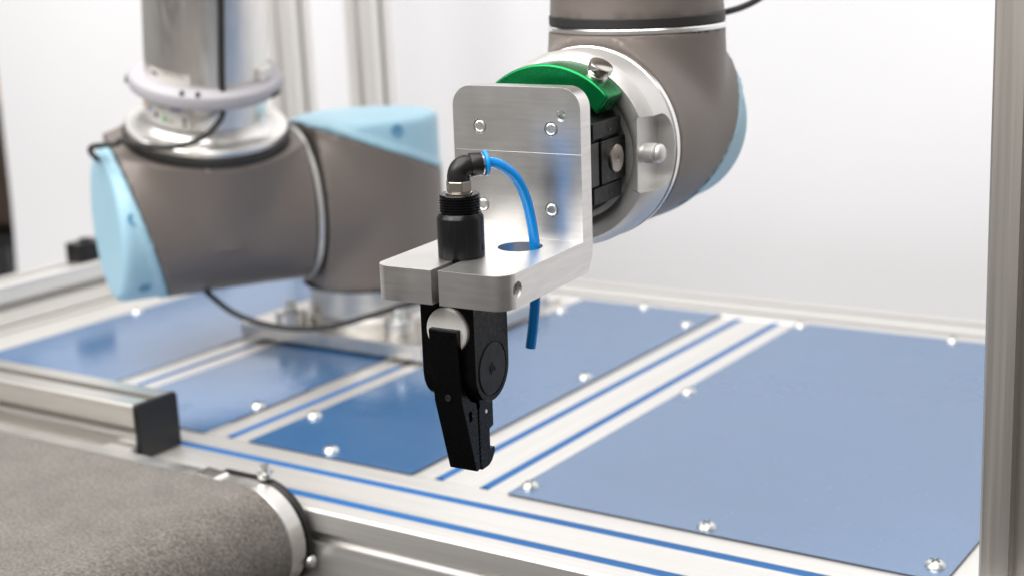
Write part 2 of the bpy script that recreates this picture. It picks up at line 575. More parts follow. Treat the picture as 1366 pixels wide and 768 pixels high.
# front rail: two slots on top, slots on the front face
fp = profile_poly(2, 2, {'t': [0.0215, 0.0645], 'l': [0.0215, 0.0645], 'b': [0.0215, 0.0645]}, w=0.0945, sw=0.0092)
front = bench_part("front_rail", prism([(0.7565 + p[0], -0.086 + p[1]) for p in fp], 'x', XL, XR), "profile_x")
for yc in (0.7565 + 0.0247, 0.7565 + 0.0666):
    pass
YF0, YB0 = 0.8515, 1.3975
bp_ = profile_poly(2, 1, {'t': [0.0255, 0.0685], 'l': [0.0215]}, w=0.0905)
back = bench_part("back_rail", prism([(1.3982 + p[0], -0.043 + p[1]) for p in bp_], 'x', XL, XR), "profile_x")
# strips running front to back
sp = profile_poly(2, 1, {'t': [0.0275, 0.0705], 'b': [0.0275]}, w=0.098)
strip_w = bench_part("cross_rail", prism([(-0.689 + p[0], -0.0435 + p[1] + 0.0) for p in sp], 'y', YF0, YB0), "profile_y")
np_ = profile_poly(1, 1, {'t': [0.0285]}, w=0.057)
strip_n1 = bench_part("cross_rail", prism([(-0.9155 + p[0], -0.0435 + p[1]) for p in np_], 'y', YF0, YB0), "profile_y")
strip_n2 = bench_part("cross_rail", prism([(-1.1135 + p[0], -0.0435 + p[1]) for p in np_], 'y', YF0, YB0), "profile_y")
lp = profile_poly(3, 1, {'t': [0.03, 0.073]}, w=0.139)
left = bench_part("side_rail", prism([(-1.4615 + p[0], -0.0435 + p[1]) for p in lp], 'y', YF0, YB0), "profile_y")
rp_ = profile_poly(2, 1, {'t': [0.03, 0.073]}, w=0.092)
right = bench_part("side_rail", prism([(-0.2645 + p[0], -0.0435 + p[1]) for p in rp_], 'y', YF0, YB0), "profile_y")


def cover(parent, x0, x1, y0, y1):
    bench_part("slot_cover", box(x0, x1, y0, y1, -0.004, -0.0004), "cover_blue", parent)


# blue cover strips in the slots (slot tops measured from the 't' side are mirrored by the cross-section)
for yc in (0.7565 + 0.0215, 0.7565 + 0.0645):
    cover(front, XL + 0.001, XR - 0.001, yc - 0.0044, yc + 0.0044)
for xc in (-0.689 + 0.0275, -0.689 + 0.0705):
    cover(strip_w, xc - 0.0042, xc + 0.0042, YF0 + 0.004, YB0 - 0.001)
cover(strip_n1, -0.887 - 0.0042, -0.887 + 0.0042, YF0 + 0.004, 1.09)
cover(strip_n2, -1.085 - 0.0042, -1.085 + 0.0042, YF0 + 0.004, 1.09)
for lx in (XL + 0.002, XR - 0.088):
    for ly in (0.7575, 1.4035):
        z1 = -0.0865 if ly < 1 else -0.0435
        bench_part("leg", prism([(lx + p[0], ly + p[1]) for p in profile_poly(2, 2, {s: [0.0215, 0.0645] for s in 'btlr'})], 'z', -0.9, z1), "profile_z")

# panels lying on the rails
screw_me = lathe([(0, 0.0042), (0.002, 0.0041), (0.0045, 0.0034), (0.0064, 0.0018), (0.0070, 0.0), (0, 0.0)], seg=28)
shade(screw_me, 50); screw_me.materials.append(MATS["zinc"])
recess_me = box(-0.0034, 0.0034, -0.0006, 0.0006, 0.0036, 0.00425)
bm = bmesh.new(); bm.from_mesh(recess_me); box(-0.0006, 0.0006, -0.0034, 0.0034, 0.00362, 0.00427, bm)
recess_me = to_mesh(bm); recess_me.materials.append(MATS["hole_dark"])


def add_panel(x0, x1, y0, y1, screws, label):
    me = prism(rounded_rect(x0, x1, y0, y1, [0.002] * 4, 3), 'z', 0.0004, 0.0014)
    me.materials.append(MATS["panel_blue"]); me.materials.append(MATS["panel_core"])
    for p in me.polygons:
        p.material_index = 0 if abs(p.normal.z) > 0.9 else 1
    o = bench_part("panel", me, None)
    o["label"] = label
    for k, (sx, sy) in enumerate(screws):
        s = bpy.data.objects.new("screw", screw_me); COL.objects.link(s); s.parent = o
        s.location = Vector((sx, sy, 0.0015)) - BO
        s.rotation_euler = (0, 0, random.uniform(0, 1.5))
        # cross recess carried in the same sub-level as the screw
        c = bpy.data.objects.new("screw_recess", recess_me); COL.objects.link(c); c.parent = o
        c.location = s.location; c.rotation_euler = s.rotation_euler
    return o


H_ = 0.4
add_panel(-1.3235, -1.1115, 0.8475, 1.4005, [(-1.316, 1.134), (-1.316, 0.86), (-1.12, 1.3), (-1.316, 1.39), (-1.12, 1.39)], "leftmost blue panel beside the raised rail")
add_panel(-1.0575, -0.9135, 0.8475, 1.4005, [(-0.922, 0.924), (-0.985, 0.858), (-1.049, 0.905), (-0.922, 1.37), (-1.049, 1.37)], "narrow blue panel in front of the robot foot")
add_panel(-0.8615, -0.6853, 0.8475, 1.4005, [(-0.7795, 0.8605), (-0.8545, 0.925), (-0.6965, 1.131), (-0.6985, 1.343), (-0.777, 1.3935), (-0.8545, 1.341)], "blue panel under the gripper")
add_panel(-0.5945, -0.2632, 0.8475, 1.3995, [(-0.5865, 0.867), (-0.433, 0.857), (-0.2755, 0.8675), (-0.5875, 1.131), (-0.588, 1.388), (-0.430, 1.3935), (-0.2755, 1.388)], "largest blue panel on the right")

# ------------------------------------------------------------------ rails and posts standing on the bench
sq = profile_poly(1, 1, {s: [0.0215] for s in 'btlr'})
sq45 = profile_poly(1, 1, {s: [0.0225] for s in 'btlr'}, w=0.045, h=0.0475, sd=0.019, sw=0.0105)

rail = thing("guide_rail", "short thick aluminium rail with black end cap lying above the felt conveyor", "rail", loc=(-0.91, 0.7715, 0.0004))
link("profile", prism([(p[0], p[1]) for p in sq45], 'x', -0.9, -0.0035), "profile_rail", rail)
link("end_cap", prism(rounded_rect(-0.0005, 0.0455, 0.0, 0.0482, [0.004] * 4, 5), 'x', -0.003, 0.0015), "black_plastic", rail, smooth=40, bevel=0.0012)
link("mount_plate", prism([(-0.038, 0.006), (0.001, 0.002), (0.001, 0.0005), (-0.038, 0.0005)], 'x', -0.032, -0.004), "plate_edge", rail, bevel=0.0008)
link("mount_block", box(-0.030, -0.002, -0.030, -0.004, 0.0065, 0.0125), "satin_alu", rail, bevel=0.001)

lrail = thing("side_guide_rail", "long pale aluminium rail raised along the left edge of the workbench", "rail", loc=(-1.457, 0.85, 0.0008))
link("profile", prism([(p[0], p[1]) for p in sq45], 'y', 0.0, 0.53), "profile_y", lrail)
link("end_plate", box(0.001, 0.044, -0.003, -0.0002, 0.001, 0.0455), "black_plastic", lrail, bevel=0.001)

bc = thing("stop_block", "small black plastic stop block on the raised left rail behind the blue cap", "block", loc=(-1.4335, 1.165, 0.0486))
link("block_body", prism(rounded_rect(-0.012, 0.014, -0.022, 0.022, [0.004] * 4, 4), 'z', 0.0, 0.024), "black_plastic", bc, bevel=0.0015)
link("knob", lathe([(0, 0.0275), (0.006, 0.0275), (0.007, 0.0265), (0.007, 0.0242), (0, 0.0242)], seg=24), "black_plastic", bc, smooth=40)


def post(name, x, y, z1, label, group=None, m_="profile_z"):
    t = thing(name, label, "post", loc=(x, y, 0.0008), group=group)
    link("profile", prism([(p[0], p[1]) for p in sq], 'z', 0.0, z1), m_, t)
    return t


post("aluminium_post", -0.2291, 0.800, 1.15, "dark grey slotted aluminium post in front at the right edge")
post("aluminium_post", -1.3695, 1.4485, 1.3, "blurred pale post right behind the silver arm tube", "posts at the back of the bench", "profile_pale")
post("aluminium_post", -1.2335, 1.4485, 1.3, "blurred pale post rising behind the upper light blue cap", "posts at the back of the bench", "profile_pale")

# ------------------------------------------------------------------ conveyor
conv = thing("conveyor", "grey felt belt conveyor with rounded end in the left foreground", "conveyor", loc=(-0.748, 0.5, -0.9))
CZ = 0.9 - 0.0225


def stadium(r, x0, n=28, zc=CZ):
    pts = [(x0, zc - r), (0.0, zc - r)]
    for i in range(1, n):
        a = -math.pi / 2 + math.pi * i / n
        pts.append((r * math.cos(a), zc + r * math.sin(a)))
    pts += [(0.0, zc + r), (x0, zc + r)]
    return pts


link("belt", prism(stadium(0.0460, -1.1), 'y', -0.16, 0.2255), "felt_belt", conv, smooth=40, bevel=0.0012)
link("side_plate", prism(stadium(0.0430, -1.1), 'y', 0.2268, 0.2445), "base_alu", conv, smooth=40, bevel=0.0018)
link("side_cover", prism(stadium(0.0436, -0.04), 'y', 0.2450, 0.2515), "black_plastic", conv, smooth=40, bevel=0.001)
link("side_plate", prism(stadium(0.0420, -1.1), 'y', -0.181, -0.1615), "satin_alu", conv, smooth=40, bevel=0.0018)
for px_, pz_, ax_ in ((0.004, CZ + 0.0447, (0, 0, 1)),):
    bt = link("bolt", lathe([(0, 0.010), (0.0032, 0.010), (0.0034, 0.0095), (0.0034, 0.004), (0.0062, 0.0039), (0.0062, 0.0), (0, 0)],
                            (px_, 0.2475, pz_), ax_, seg=24), "zinc", conv, smooth=40)
link("bolt", lathe([(0, 0.004), (0.003, 0.0036), (0.005, 0.0014), (0.0052, 0.0), (0, 0)], (0.0446 * math.cos(-0.35), 0.2475, CZ + 0.0446 * math.sin(-0.35)),
                   (math.cos(-0.35), 0, math.sin(-0.35)), seg=24), "zinc", conv, smooth=40)
link("clip", prism([(-0.052, CZ + 0.0427), (-0.028, CZ + 0.0427), (-0.030, CZ + 0.0450), (-0.050, CZ + 0.0465)], 'y', 0.226, 0.242), "bright_alu", conv, bevel=0.0008)
for lx in (-0.9, -0.25):
    for ly in (-0.15, 0.175):
        link("leg", prism([(lx + p[0], ly + p[1]) for p in sq], 'z', 0.0, CZ - 0.0462), "profile_z", conv)

# ================================================================== ROBOT ARM
RT = Vector((math.cos(YAW), math.sin(YAW), 0))
FW = Vector((-math.sin(YAW), math.cos(YAW), 0))
PH, PS = math.radians(26), math.radians(16)
DIR = -RT * math.cos(PH) - FW * math.sin(PH)                      # shoulder axis, to the left and towards the viewer
UP = Vector((0, 0, 1)) * math.cos(PS) + (RT * math.sin(PH) - FW * math.cos(PH)) * math.sin(PS)
BASE = Vector((-0.995, 1.19, 0.0))
AZ = 0.151
SH = BASE + Vector((0, 0, AZ)) + DIR * 0.175

robot = thing("robot_arm", "grey jointed robot arm with light blue caps and a silver tube", "robot arm", loc=BASE)
ROB_INV = Matrix.Translation(-BASE)


def rpart(name, me, material, parent=None, **kw):
    me.transform(ROB_INV)
    return link(name, me, material, parent or robot, **kw)


def smin(a, b_, k):
    h = np.clip(0.5 + 0.5 * (b_ - a) / k, 0, 1)
    return b_ * (1 - h) + a * h - k * h * (1 - h)


def smax(a, b_, k):
    return -smin(-a, -b_, k)


def joint(origin, main, branch, R, Rb, main0, main1, branch1, cap_mid, cap_slope, kblend=0.11, h=0.003, cap_round=0.010, kf=0.2):
    """Joint housing: a main cylinder along `main` (from main0 to main1), a branch cylinder along `branch`
    (to branch1), blended; the far end of the main cylinder is a cap split off by an oblique plane
    s = cap_mid + cap_slope * t (t along branch). Returns (body mesh, cap mesh)."""
    a = Vector(main).normalized(); bv = Vector(branch).normalized(); cv = a.cross(bv)
    A, Bv, Cv = (np.array(v) for v in (a, bv, cv))
    def shape(s, t, u, R_, smooth_end=True):
        cyl = np.hypot(t, u) - R_
        br = np.maximum(np.hypot(s, u) - Rb, -t)
        al = np.abs(u * u) / np.maximum(np.hypot(t, u) * np.hypot(s, u), 1e-6)
        hh = np.maximum(0.0, 1 - np.abs(cyl - br) / kblend)
        f = np.minimum(cyl, br) - kblend / 6 * hh ** 3 * (kf + (1 - kf) * (1 - np.clip(al, 0, 1)))
        return f
    nrm = math.sqrt(1 + cap_slope ** 2)
    def body(s, t, u):
        f = shape(s, t, u, R)
        f = np.maximum(f, main0 - s)
        f = np.maximum(f, t - branch1)
        f = np.maximum(f, (s - cap_mid - cap_slope * t) / nrm + 0.0003)
        return np.maximum(f, s - main1 + 0.004)
    def cap(s, t, u):
        pl = (s - cap_mid - cap_slope * t) / nrm
        cyl = np.hypot(t, u)
        lipw = 0.0075
        main_ = smax(cyl - (R - 0.0012), s - main1, cap_round)
        lip = np.maximum(cyl - (R + 0.0008), np.maximum(pl - lipw, s - main1 + 0.003))
        f = np.minimum(main_, lip)
        return np.maximum(f, -pl + 0.0003)
    out = []
    for fn, lo, hi in ((body, (main0 - .01, -R - .012, -max(R, Rb) - .012), (main1 + .01, branch1 + .01, max(R, Rb) + .012)),
                       (cap, (cap_mid - cap_slope * R - .02, -R - .012, -R - .012), (main1 + .012, R + .012, R + .012))):
        me = sdf_mesh(fn, lo, hi, h)
        mx = Matrix((a, bv, cv)).transposed().to_4x4(); mx.translation = origin
        me.transform(mx)
        relax(me, 40 if fn is body else 0)
        shade(me, 38)
        out.append(me)
    return out


def relax(me, n):
    """even out curvature away from the cut edges"""
    if n <= 0:
        return
    bm = bmesh.new(); bm.from_mesh(me)
    fixed = set()
    for e in bm.edges:
        if len(e.link_faces) < 2 or e.calc_face_angle(0.0) > math.radians(28):
            fixed.update(e.verts)
    grow = set(fixed)
    for v in fixed:
        for e in v.link_edges:
            grow.add(e.other_vert(v))
    free = [v for v in bm.verts if v not in grow]
    for _ in range(n):
        bmesh.ops.smooth_vert(bm, verts=free, factor=0.5, use_axis_x=True, use_axis_y=True, use_axis_z=True)
    bm.to_mesh(me); bm.free()


def ring(r, h0, h1, origin, axis, r_in=0.0, seg=96, ch=0.0008):
    return lathe([(r_in, h0), (r - ch, h0), (r, h0 + ch), (r, h1 - ch), (r - ch, h1), (r_in, h1)], origin, axis, seg)


def cap_notch(parent, origin, axis_out, r):
    """moulded screw pocket in a cap"""
    link("screw_pocket", (lambda m_: (m_.transform(ROB_INV), m_)[1])(
        lathe([(0, 0.0008), (r * 0.55, 0.0008), (r * 0.62, 0.0012), (r, 0.0014), (r, -0.004), (0, -0.004)], origin, axis_out, 24)), "robot_blue_dark", parent, smooth=40)


Z = Vector((0, 0, 1))
# foot on its mounting plate
rpart("mounting_plate", boolean(box(-1.112, -0.866, 1.099, 1.335, 0.0042, 0.0195), []), "base_alu", bevel=0.0012)
rpart("foot", lathe([(0, 0.0197), (0.0745, 0.0197), (0.0745, 0.028), (0.0715, 0.031), (0.0705, 0.055), (0.0705, 0.060), (0, 0.060)], BASE, Z, 96), "base_alu", smooth=40)
for k in range(4):
    a_ = math.radians(45 + 90 * k + 8)
    c_ = BASE + Vector((math.cos(a_), math.sin(a_), 0)) * 0.094
    lug = rpart("foot_lug", lathe([(0, 0.0198), (0.0165, 0.0198), (0.0165, 0.034), (0.0155, 0.035), (0, 0.035)], c_, Z, 40), "base_alu", smooth=40)
    bm = bmesh.new(); lathe([(0, 0.0352), (0.009, 0.0352), (0.009, 0.0365), (0.0058, 0.0366), (0.0058, 0.0445), (0.005, 0.0455), (0.003, 0.0455), (0.003, 0.042), (0, 0.042)], c_, Z, 24, bm)
    me = to_mesh(bm); me.transform(ROB_INV)
    link("bolt", me, "zinc", lug, smooth=40)

# base joint: vertical, cap on top, output towards DIR
O1 = BASE + Vector((0, 0, AZ))
b1, c1 = joint(O1, Z, DIR, 0.0785, 0.0775, -0.087, 0.086, 0.0735, 0.052, 0.40)
rpart("base_gasket", ring(0.0772, 0.0602, 0.0645, BASE, Z), "black_rubber", smooth=40)
rpart("base_housing", b1, "robot_grey")
cap1 = rpart("base_cap", c1, "robot_blue"); cap1["label"] = "light blue cap on top of the base joint"
for ang in (-28, 30):
    dv = (-FW * math.cos(math.radians(ang)) + RT * math.sin(math.radians(ang)))
    cap_notch(cap1, O1 + dv * 0.0772 + Z * 0.074, dv, 0.0062)
# joint ring between base and shoulder
rpart("shoulder_gasket", ring(0.0762, 0.0737, 0.0785, O1, DIR), "black_rubber", smooth=40)
rpart("shoulder_ring", ring(0.0800, 0.0788, 0.0835, O1, DIR), "satin_alu", smooth=40)
# shoulder joint: main axis DIR, cap at the far left end, output UP
b2, c2 = joint(SH, DIR, UP, 0.0775, 0.0795, -0.0895, 0.103, 0.083, 0.072, 0.28)
rpart("shoulder_gasket", ring(0.0765, 0.0837, 0.0852, O1, DIR), "black_rubber", smooth=40)
rpart("shoulder_housing", b2, "robot_grey")
cap2 = rpart("shoulder_cap", c2, "robot_blue"); cap2["label"] = "light blue cap at the left end of the shoulder joint"
for tt, uu in ((0.036, 0.068), (-0.040, 0.066)):
    cv = DIR.cross(UP)
    side = (UP * tt - cv * -uu if False else UP * tt + cv * uu)
    if side.dot(-FW) < 0:
        side = UP * tt - cv * uu
    n_ = side.normalized()
    cap_notch(cap2, SH + n_ * 0.0758 + DIR * (0.082 if tt < 0 else 0.090), n_, 0.0062)
# upper arm: gasket, flange, tube, collar
rpart("arm_gasket", ring(0.0815, 0.0832, 0.0925, SH, UP), "black_rubber", smooth=40)
rpart("arm_flange", lathe([(0, 0.0927), (0.0775, 0.0927), (0.0785, 0.0935), (0.0785, 0.0985), (0.0775, 0.0995), (0.068, 0.1005), (0.0635, 0.1030),
                           (0.0605, 0.1075), (0.0600, 0.112), (0, 0.112)], SH, UP, 96), "tube_alu", smooth=30)
atube = rpart("arm_tube", lathe([(0, 0.1122), (0.0585, 0.1122), (0.0585, 0.62), (0, 0.62)], SH, UP, 96), "tube_alu", smooth=40)
col_ = rpart("cable_collar", lathe([(0.0588, 0.137), (0.0700, 0.137), (0.0735, 0.1395), (0.0750, 0.145), (0.0735, 0.1505), (0.0695, 0.1535), (0.0588, 0.1545)], SH, UP, 96), "collar_grey", smooth=35)
uu_, ww_, aa_ = frame_for(UP)


def tube_pt(ang, r, h):
    """point on the arm tube; ang measured from the viewer-facing side, positive to the right"""
    fr = (-FW - UP * (-FW).dot(UP)).normalized()
    rt = fr.cross(UP); rt = rt if rt.dot(RT) > 0 else -rt
    a_ = math.radians(ang)
    return SH + UP * h + (fr * math.cos(a_) + rt * math.sin(a_)) * r


def curved_patch(a0, a1, h0, h1, r, n=14, th=0.0004):
    bm = bmesh.new()
    g = [[[bm.verts.new(tube_pt(a0 + (a1 - a0) * i / n, rr, hh)) for i in range(n + 1)] for hh in (h0, h1)] for rr in (r, r + th)]
    for i in range(n):
        bm.faces.new((g[1][0][i], g[1][0][i + 1], g[1][1][i + 1], g[1][1][i]))
        bm.faces.new((g[0][0][i], g[0][1][i], g[0][1][i + 1], g[0][0][i + 1]))
        for k in (0, 1):
            bm.faces.new((g[0][k][i], g[0][k][i + 1], g[1][k][i + 1], g[1][k][i]))
    for i in (0, n):
        bm.faces.new((g[0][0][i], g[0][1][i], g[1][1][i], g[1][0][i]))
    return to_mesh(bm)


stk = rpart("rating_sticker", curved_patch(-72, -3, 0.1125, 0.136, 0.0601), "sticker", smooth=40)
stk2 = rpart("rating_sticker", curved_patch(-50, -3, 0.1548, 0.166, 0.0587), "sticker", smooth=40)
for a0, a1, h0, h1, mm in ((-60, -55, .1235, .1275, "ink_yellow"), (-52, -47, .1215, .1265, "ink_blue"), (-42, -37, .1185, .1235, "ink_dark"), (-31, -26, .1175, .122, "ink_green"),
                           (-24, -19, .1185, .1195, "ink_dark"), (-10, -7, .1205, .1245, "ink_dark"), (-10, -7, .1155, .1185, "ink_dark"), (-37, -29, .1315, .135, "ink_blue"), (-22, -12, .1305, .134, "ink_blue"),
                           (-62, -46, .1155, .1163, "ink_dark"), (-58, -44, .1305, .1312, "ink_dark")):
    me = curved_patch(a0, a1, h0, h1, 0.0606, 3, 0.0002); me.transform(ROB_INV)
    link("print_mark", me, mm, stk)
for a0, a1, h0, h1 in ((-46, -38, .1600, .1630), (-34, -8, .1645, .1652)):
    me = curved_patch(a0, a1, h0, h1, 0.0592, 4, 0.0002); me.transform(ROB_INV)
    link("print_mark", me, "ink_dark", stk2)
for an in (-7, 5):
    p_ = tube_pt(an, 0.0705, 0.1532)
    rpart("collar_screw", lathe([(0, 0.0022), (0.0018, 0.0022), (0.0022, 0.001), (0.0022, -0.002), (0, -0.002)], p_, UP, 16), "black_plastic", smooth=40)
for an in (-80, 72):
    p0, p1 = tube_pt(an - 5, 0.0742, 0.1425), tube_pt(an + 5, 0.0742, 0.1425)
    rpart("collar_clip", tube([p0, (p0 + p1) / 2, p1], 0.0028, 10), "black_plastic", smooth=40)
tabm = curved_patch(66, 84, 0.1552, 0.166, 0.0588, 8, 0.006)
rpart("collar_tab", tabm, "white_plastic", smooth=40)

# elbow, forearm and wrist (elbow and forearm are above the picture)
EL = SH + UP * 0.66
WR_M = Matrix(((0.9964, -0.0823, 0.0202), (0.0825, 0.9965, -0.0099), (-0.0193, 0.0116, 0.9997)))
WR_O = Vector((-0.4362896, 0.71141692, 0.23133236))
_c0 = WR_M.col[0].normalized(); _c1 = (WR_M.col[1] - _c0 * WR_M.col[1].dot(_c0)).normalized(); _c2 = _c0.cross(_c1)
TOOL = Matrix((_c0, _c1, _c2)).transposed().to_4x4(); TOOL.translation = WR_O
mmv = lambda w, d, v: TOOL @ Vector((w / 1000, d / 1000, v / 1000))
W_, D_, V_ = _c0, _c1, _c2

WC = mmv(-42, 172, 42)          # where wrist axes cross
bw, cw = joint(WC, D_, V_, 0.0610, 0.0585, -0.0705, 0.056, 0.0665, 0.026, 0.68, kblend=0.06, h=0.0022, cap_round=0.006, kf=0.04)
rpart("wrist_housing", bw, "robot_grey")
capw = rpart("wrist_cap", cw, "robot_blue"); capw["label"] = "light blue cap at the back of the wrist"
capg = None
rpart("tool_gasket", ring(0.0602, -0.0730, -0.0708, WC, D_), "black_rubber", smooth=40)
rpart("wrist_ring", ring(0.0600, 0.0668, 0.0705, WC, V_), "bright_alu", smooth=40)
rpart("wrist_gasket", ring(0.0594, 0.0707, 0.0775, WC, V_), "black_rubber", smooth=40)
# second wrist joint: continues upward, cap above
W2 = WC + V_ * 0.19
b3, c3 = joint(W2, V_, -W_, 0.0586, 0.0590, -0.1150, 0.075, 0.085, 0.05, 0.4, kblend=0.045, h=0.004)
rpart("wrist_housing", b3, "robot_grey"); rpart("wrist_cap", c3, "robot_blue")
F0 = W2 - W_ * 0.085
rpart("forearm_joint", lathe([(0, 0), (0.059, 0), (0.060, 0.004), (0.060, 0.11), (0.052, 0.118), (0, 0.118)], F0 - W_ * 0.0002, -W_, 64), "robot_grey", smooth=40)
F1 = F0 - W_ * 0.06
EJ = EL + DIR * -0.14
rpart("elbow_joint", lathe([(0, -0.06), (0.07, -0.06), (0.0765, -0.05), (0.0765, 0.20), (0.07, 0.21), (0, 0.21)], EL, -DIR, 64), "robot_grey", smooth=40)
dvec = (EJ - F1).normalized()
rpart("forearm_tube", tube([F1 + dvec * 0.03, (F1 + EJ) / 2, EJ - dvec * 0.04], 0.045, 48), "tube_alu", smooth=40)

# ================================================================== CABLES
def cable(label, pts, r=0.0029):
    P = catmull(pts, 10)
    o0 = P[0].copy()
    me = tube([p - o0 for p in P], r, 12)
    o = link("cable", me, "black_rubber", None, smooth=40)
    o.location = o0
    return tag(o, label, "cable", "black robot cables")


cable("black cable running down the silver arm tube to the left blue cap",
      [tube_pt(25, 0.0618, h) for h in (0.60, 0.45, 0.35, 0.28, 0.22, 0.18)] +
      [tube_pt(25, 0.0625, 0.155), tube_pt(25, 0.0640, 0.140), tube_pt(22, 0.0690, 0.1285), tube_pt(9, 0.0790, 0.1150), tube_pt(-8, 0.0870, 0.1065), tube_pt(-28, 0.0900, 0.1020),
       tube_pt(-48, 0.093, 0.098), SH + DIR * 0.082 + UP * 0.0885 - FW * 0.030, SH + DIR * 0.108 + UP * 0.086 - FW * 0.014, SH + DIR * 0.1145 + UP * 0.074 + FW * 0.012, SH + DIR * 0.112 + UP * 0.055 + FW * 0.06])
cable("thin black cable sagging under the shoulder joint in front of the robot foot",
      [(-1.0959, 1.0266, 0.0838), (-1.0627, 1.0098, 0.0756), (-1.0216, 1.008, 0.0577), (-0.9755, 1.0238, 0.0458), (-0.9388, 1.0488, 0.0452), (-0.9094, 1.0835, 0.0523), (-0.8916, 1.1218, 0.0568), (-0.8785, 1.1674, 0.0541), (-0.8703, 1.2089, 0.0488)])
cable("black cable leaving the wrist joint towards the upper right",
      [(-0.4807, 0.9494, 0.3443), (-0.4652, 0.9611, 0.3481), (-0.4593, 0.9783, 0.3507), (-0.4542, 0.9956, 0.3555), (-0.451, 1.012, 0.3616), (-0.4473, 1.0307, 0.3747)], 0.0024)

# ================================================================== TOOL CHANGER (frame w, d, v in millimetres)
def tthing(name, label, cat, w, d, v, group=None):
    mx = TOOL.copy(); mx.translation = mmv(w, d, v)
    t = thing(name, label, cat, matrix=mx, group=group)
    t["_o"] = (w, d, v)
    return t


def tpart(name, me, material, parent, root=None, **kw):
    """mesh given in millimetres of the tool frame"""
    o = (root or parent)["_o"]
    me.transform(Matrix.Scale(0.001, 4) @ Matrix.Translation((-o[0], -o[1], -o[2])))
    return link(name, me, material, parent, **kw)


AX = (-42, 0, 42)
YD = (0, 1, 0)
tc = tthing("tool_changer", "round silver tool changer with green locking clamp on the wrist", "tool changer", -42, 99, 42)
ring_me = lathe([(34, 66), (44.5, 66), (45.5, 63.5), (47.5, 61.2), (50, 60.2), (56.6, 60), (57.2, 60.5), (61.4, 69.3), (61.6, 70), (61.6, 92.0), (61.0, 92.6), (60.6, 97.2), (60, 98.2), (34, 98.2), (34, 66)], AX, YD, 160)
cut = prism(rounded_rect(50, 91.0, 19.0, 65.0, [6, 11, 11, 6], 8), 'x', 8.0, 40)
cut2 = lathe([(0, 30), (9.5, 30), (9.5, -30), (0, -30)], (30, 66.5, 42), (0, 0, 1), 6)
bpy.data.meshes.remove(cut2)
ring_me = boolean(ring_me, [cut])
body = tpart("ring_body", ring_me, "satin_alu", tc, smooth=28, bevel=0.0009, bseg=2)
tpart("rear_edge", lathe([(61.2, 93.6), (62.0, 94.0), (62.0, 98.3), (61.2, 98.6), (60.8, 98.6), (60.8, 93.6), (61.2, 93.6)], AX, YD, 160), "bright_alu", tc, smooth=40)
# knurled release knob in the pocket
kn = bmesh.new()
lathe([(0, 5.6), (6.0, 5.6), (6.0, 14.2), (5.2, 14.8), (0, 14.8)], (2.5, 67.5, 42.5), (1, 0, 0), 40, kn)
knob = tpart("release_knob", to_mesh(kn), "satin_alu", tc, smooth=40)
dm = lathe([(0, 14.9), (5.0, 14.9), (5.9, 15.6), (6.1, 16.8), (5.4, 18.6), (3.6, 19.8), (0, 20.3)], (2.5, 67.5, 42.5), (1, 0, 0), 40)
tpart("knob_cap", dm, "satin_alu", knob, root=tc, smooth=50)
kb = bmesh.new()
for k in range(30):
    for s in (1, -1):
        pts_ = []
        for q in range(5):
            a_ = 2 * math.pi * k / 30 + s * q * 0.11
            pts_.append((10.7 + q * 1.45, 67.5 + 6.0 * math.cos(a_), 42.5 + 6.0 * math.sin(a_)))
        tube(pts_, 0.24, 4, kb)
tpart("knurling", to_mesh(kb), "satin_alu", knob, root=tc)

# black tool-side adapter
ad = lathe([(0, 13.2), (38.5, 13.2), (40.0, 14.5), (40.0, 33), (41.0, 34), (41.0, 64.5), (0, 64.5)], AX, YD, 96)
cutf = box(-2.0, 20, 8, 70, 15, 69)
ad = boolean(ad, [cutf])
adp = tpart("adapter", ad, "black_satin", tc, smooth=30, bevel=0.0006)
tpart("side_block", prism(rounded_rect(25.0, 59.5, 29.0, 55.0, [2] * 4, 4), 'x', -6, 0.6), "black_anodised", adp, root=tc, smooth=40, bevel=0.0006)
tpart("upper_block", prism(rounded_rect(18.0, 57.0, 56.2, 66.5, [1.2] * 4, 3), 'x', -14, -1.2), "black_satin", adp, root=tc, bevel=0.0006)
tpart("lower_block", prism(rounded_rect(18.0, 57.0, 17.5, 27.8, [1.2] * 4, 3), 'x', -14, -1.2), "black_satin", adp, root=tc, bevel=0.0006)
tpart("side_panel", prism(rounded_rect(13.6, 24.6, 29.0, 55.0, [1] * 4, 3), 'x', -10, -0.4), "black_plastic", adp, root=tc, bevel=0.0006)
pin = tpart("pivot_pin", lathe([(0, 1.3), (1.2, 1.3), (2.0, 2.1), (8.0, 2.1), (8.5, 1.6), (8.5, 0.0), (0, 0.0)], (0, 45, 42.3), (1, 0, 0), 48), "pin_bronze", adp, root=tc, smooth=35)
for v_ in (61.3, 22.7):
    tpart("grub_hole", lathe([(0, -1.9), (1.5, -1.9), (1.9, -0.95), (2.4, -0.95), (2.4, -3), (0, -3)], (0, 41, v_), (1, 0, 0), 20), "hole_dark", adp, root=tc, smooth=35)

# green locking clamp: arc block over the top of the adapter
gp = []
for i in range(41):
    a_ = math.radians(42 + (162 - 42) * i / 40)
    gp.append((-42 + 56.4 * math.cos(a_), 42 + 56.4 * math.sin(a_)))
for i in range(41):
    a_ = math.radians(162 - (162 - 38) * i / 40)
    gp.append((-42 + 43.2 * math.cos(a_), 42 + 43.2 * math.sin(a_)))
gc = tpart("locking_clamp", prism(gp, 'y', 37, 58.8), "green_anodised", tc, smooth=30, bevel=0.0013, bseg=3)
gc["label"] = "green anodised arc clamp"
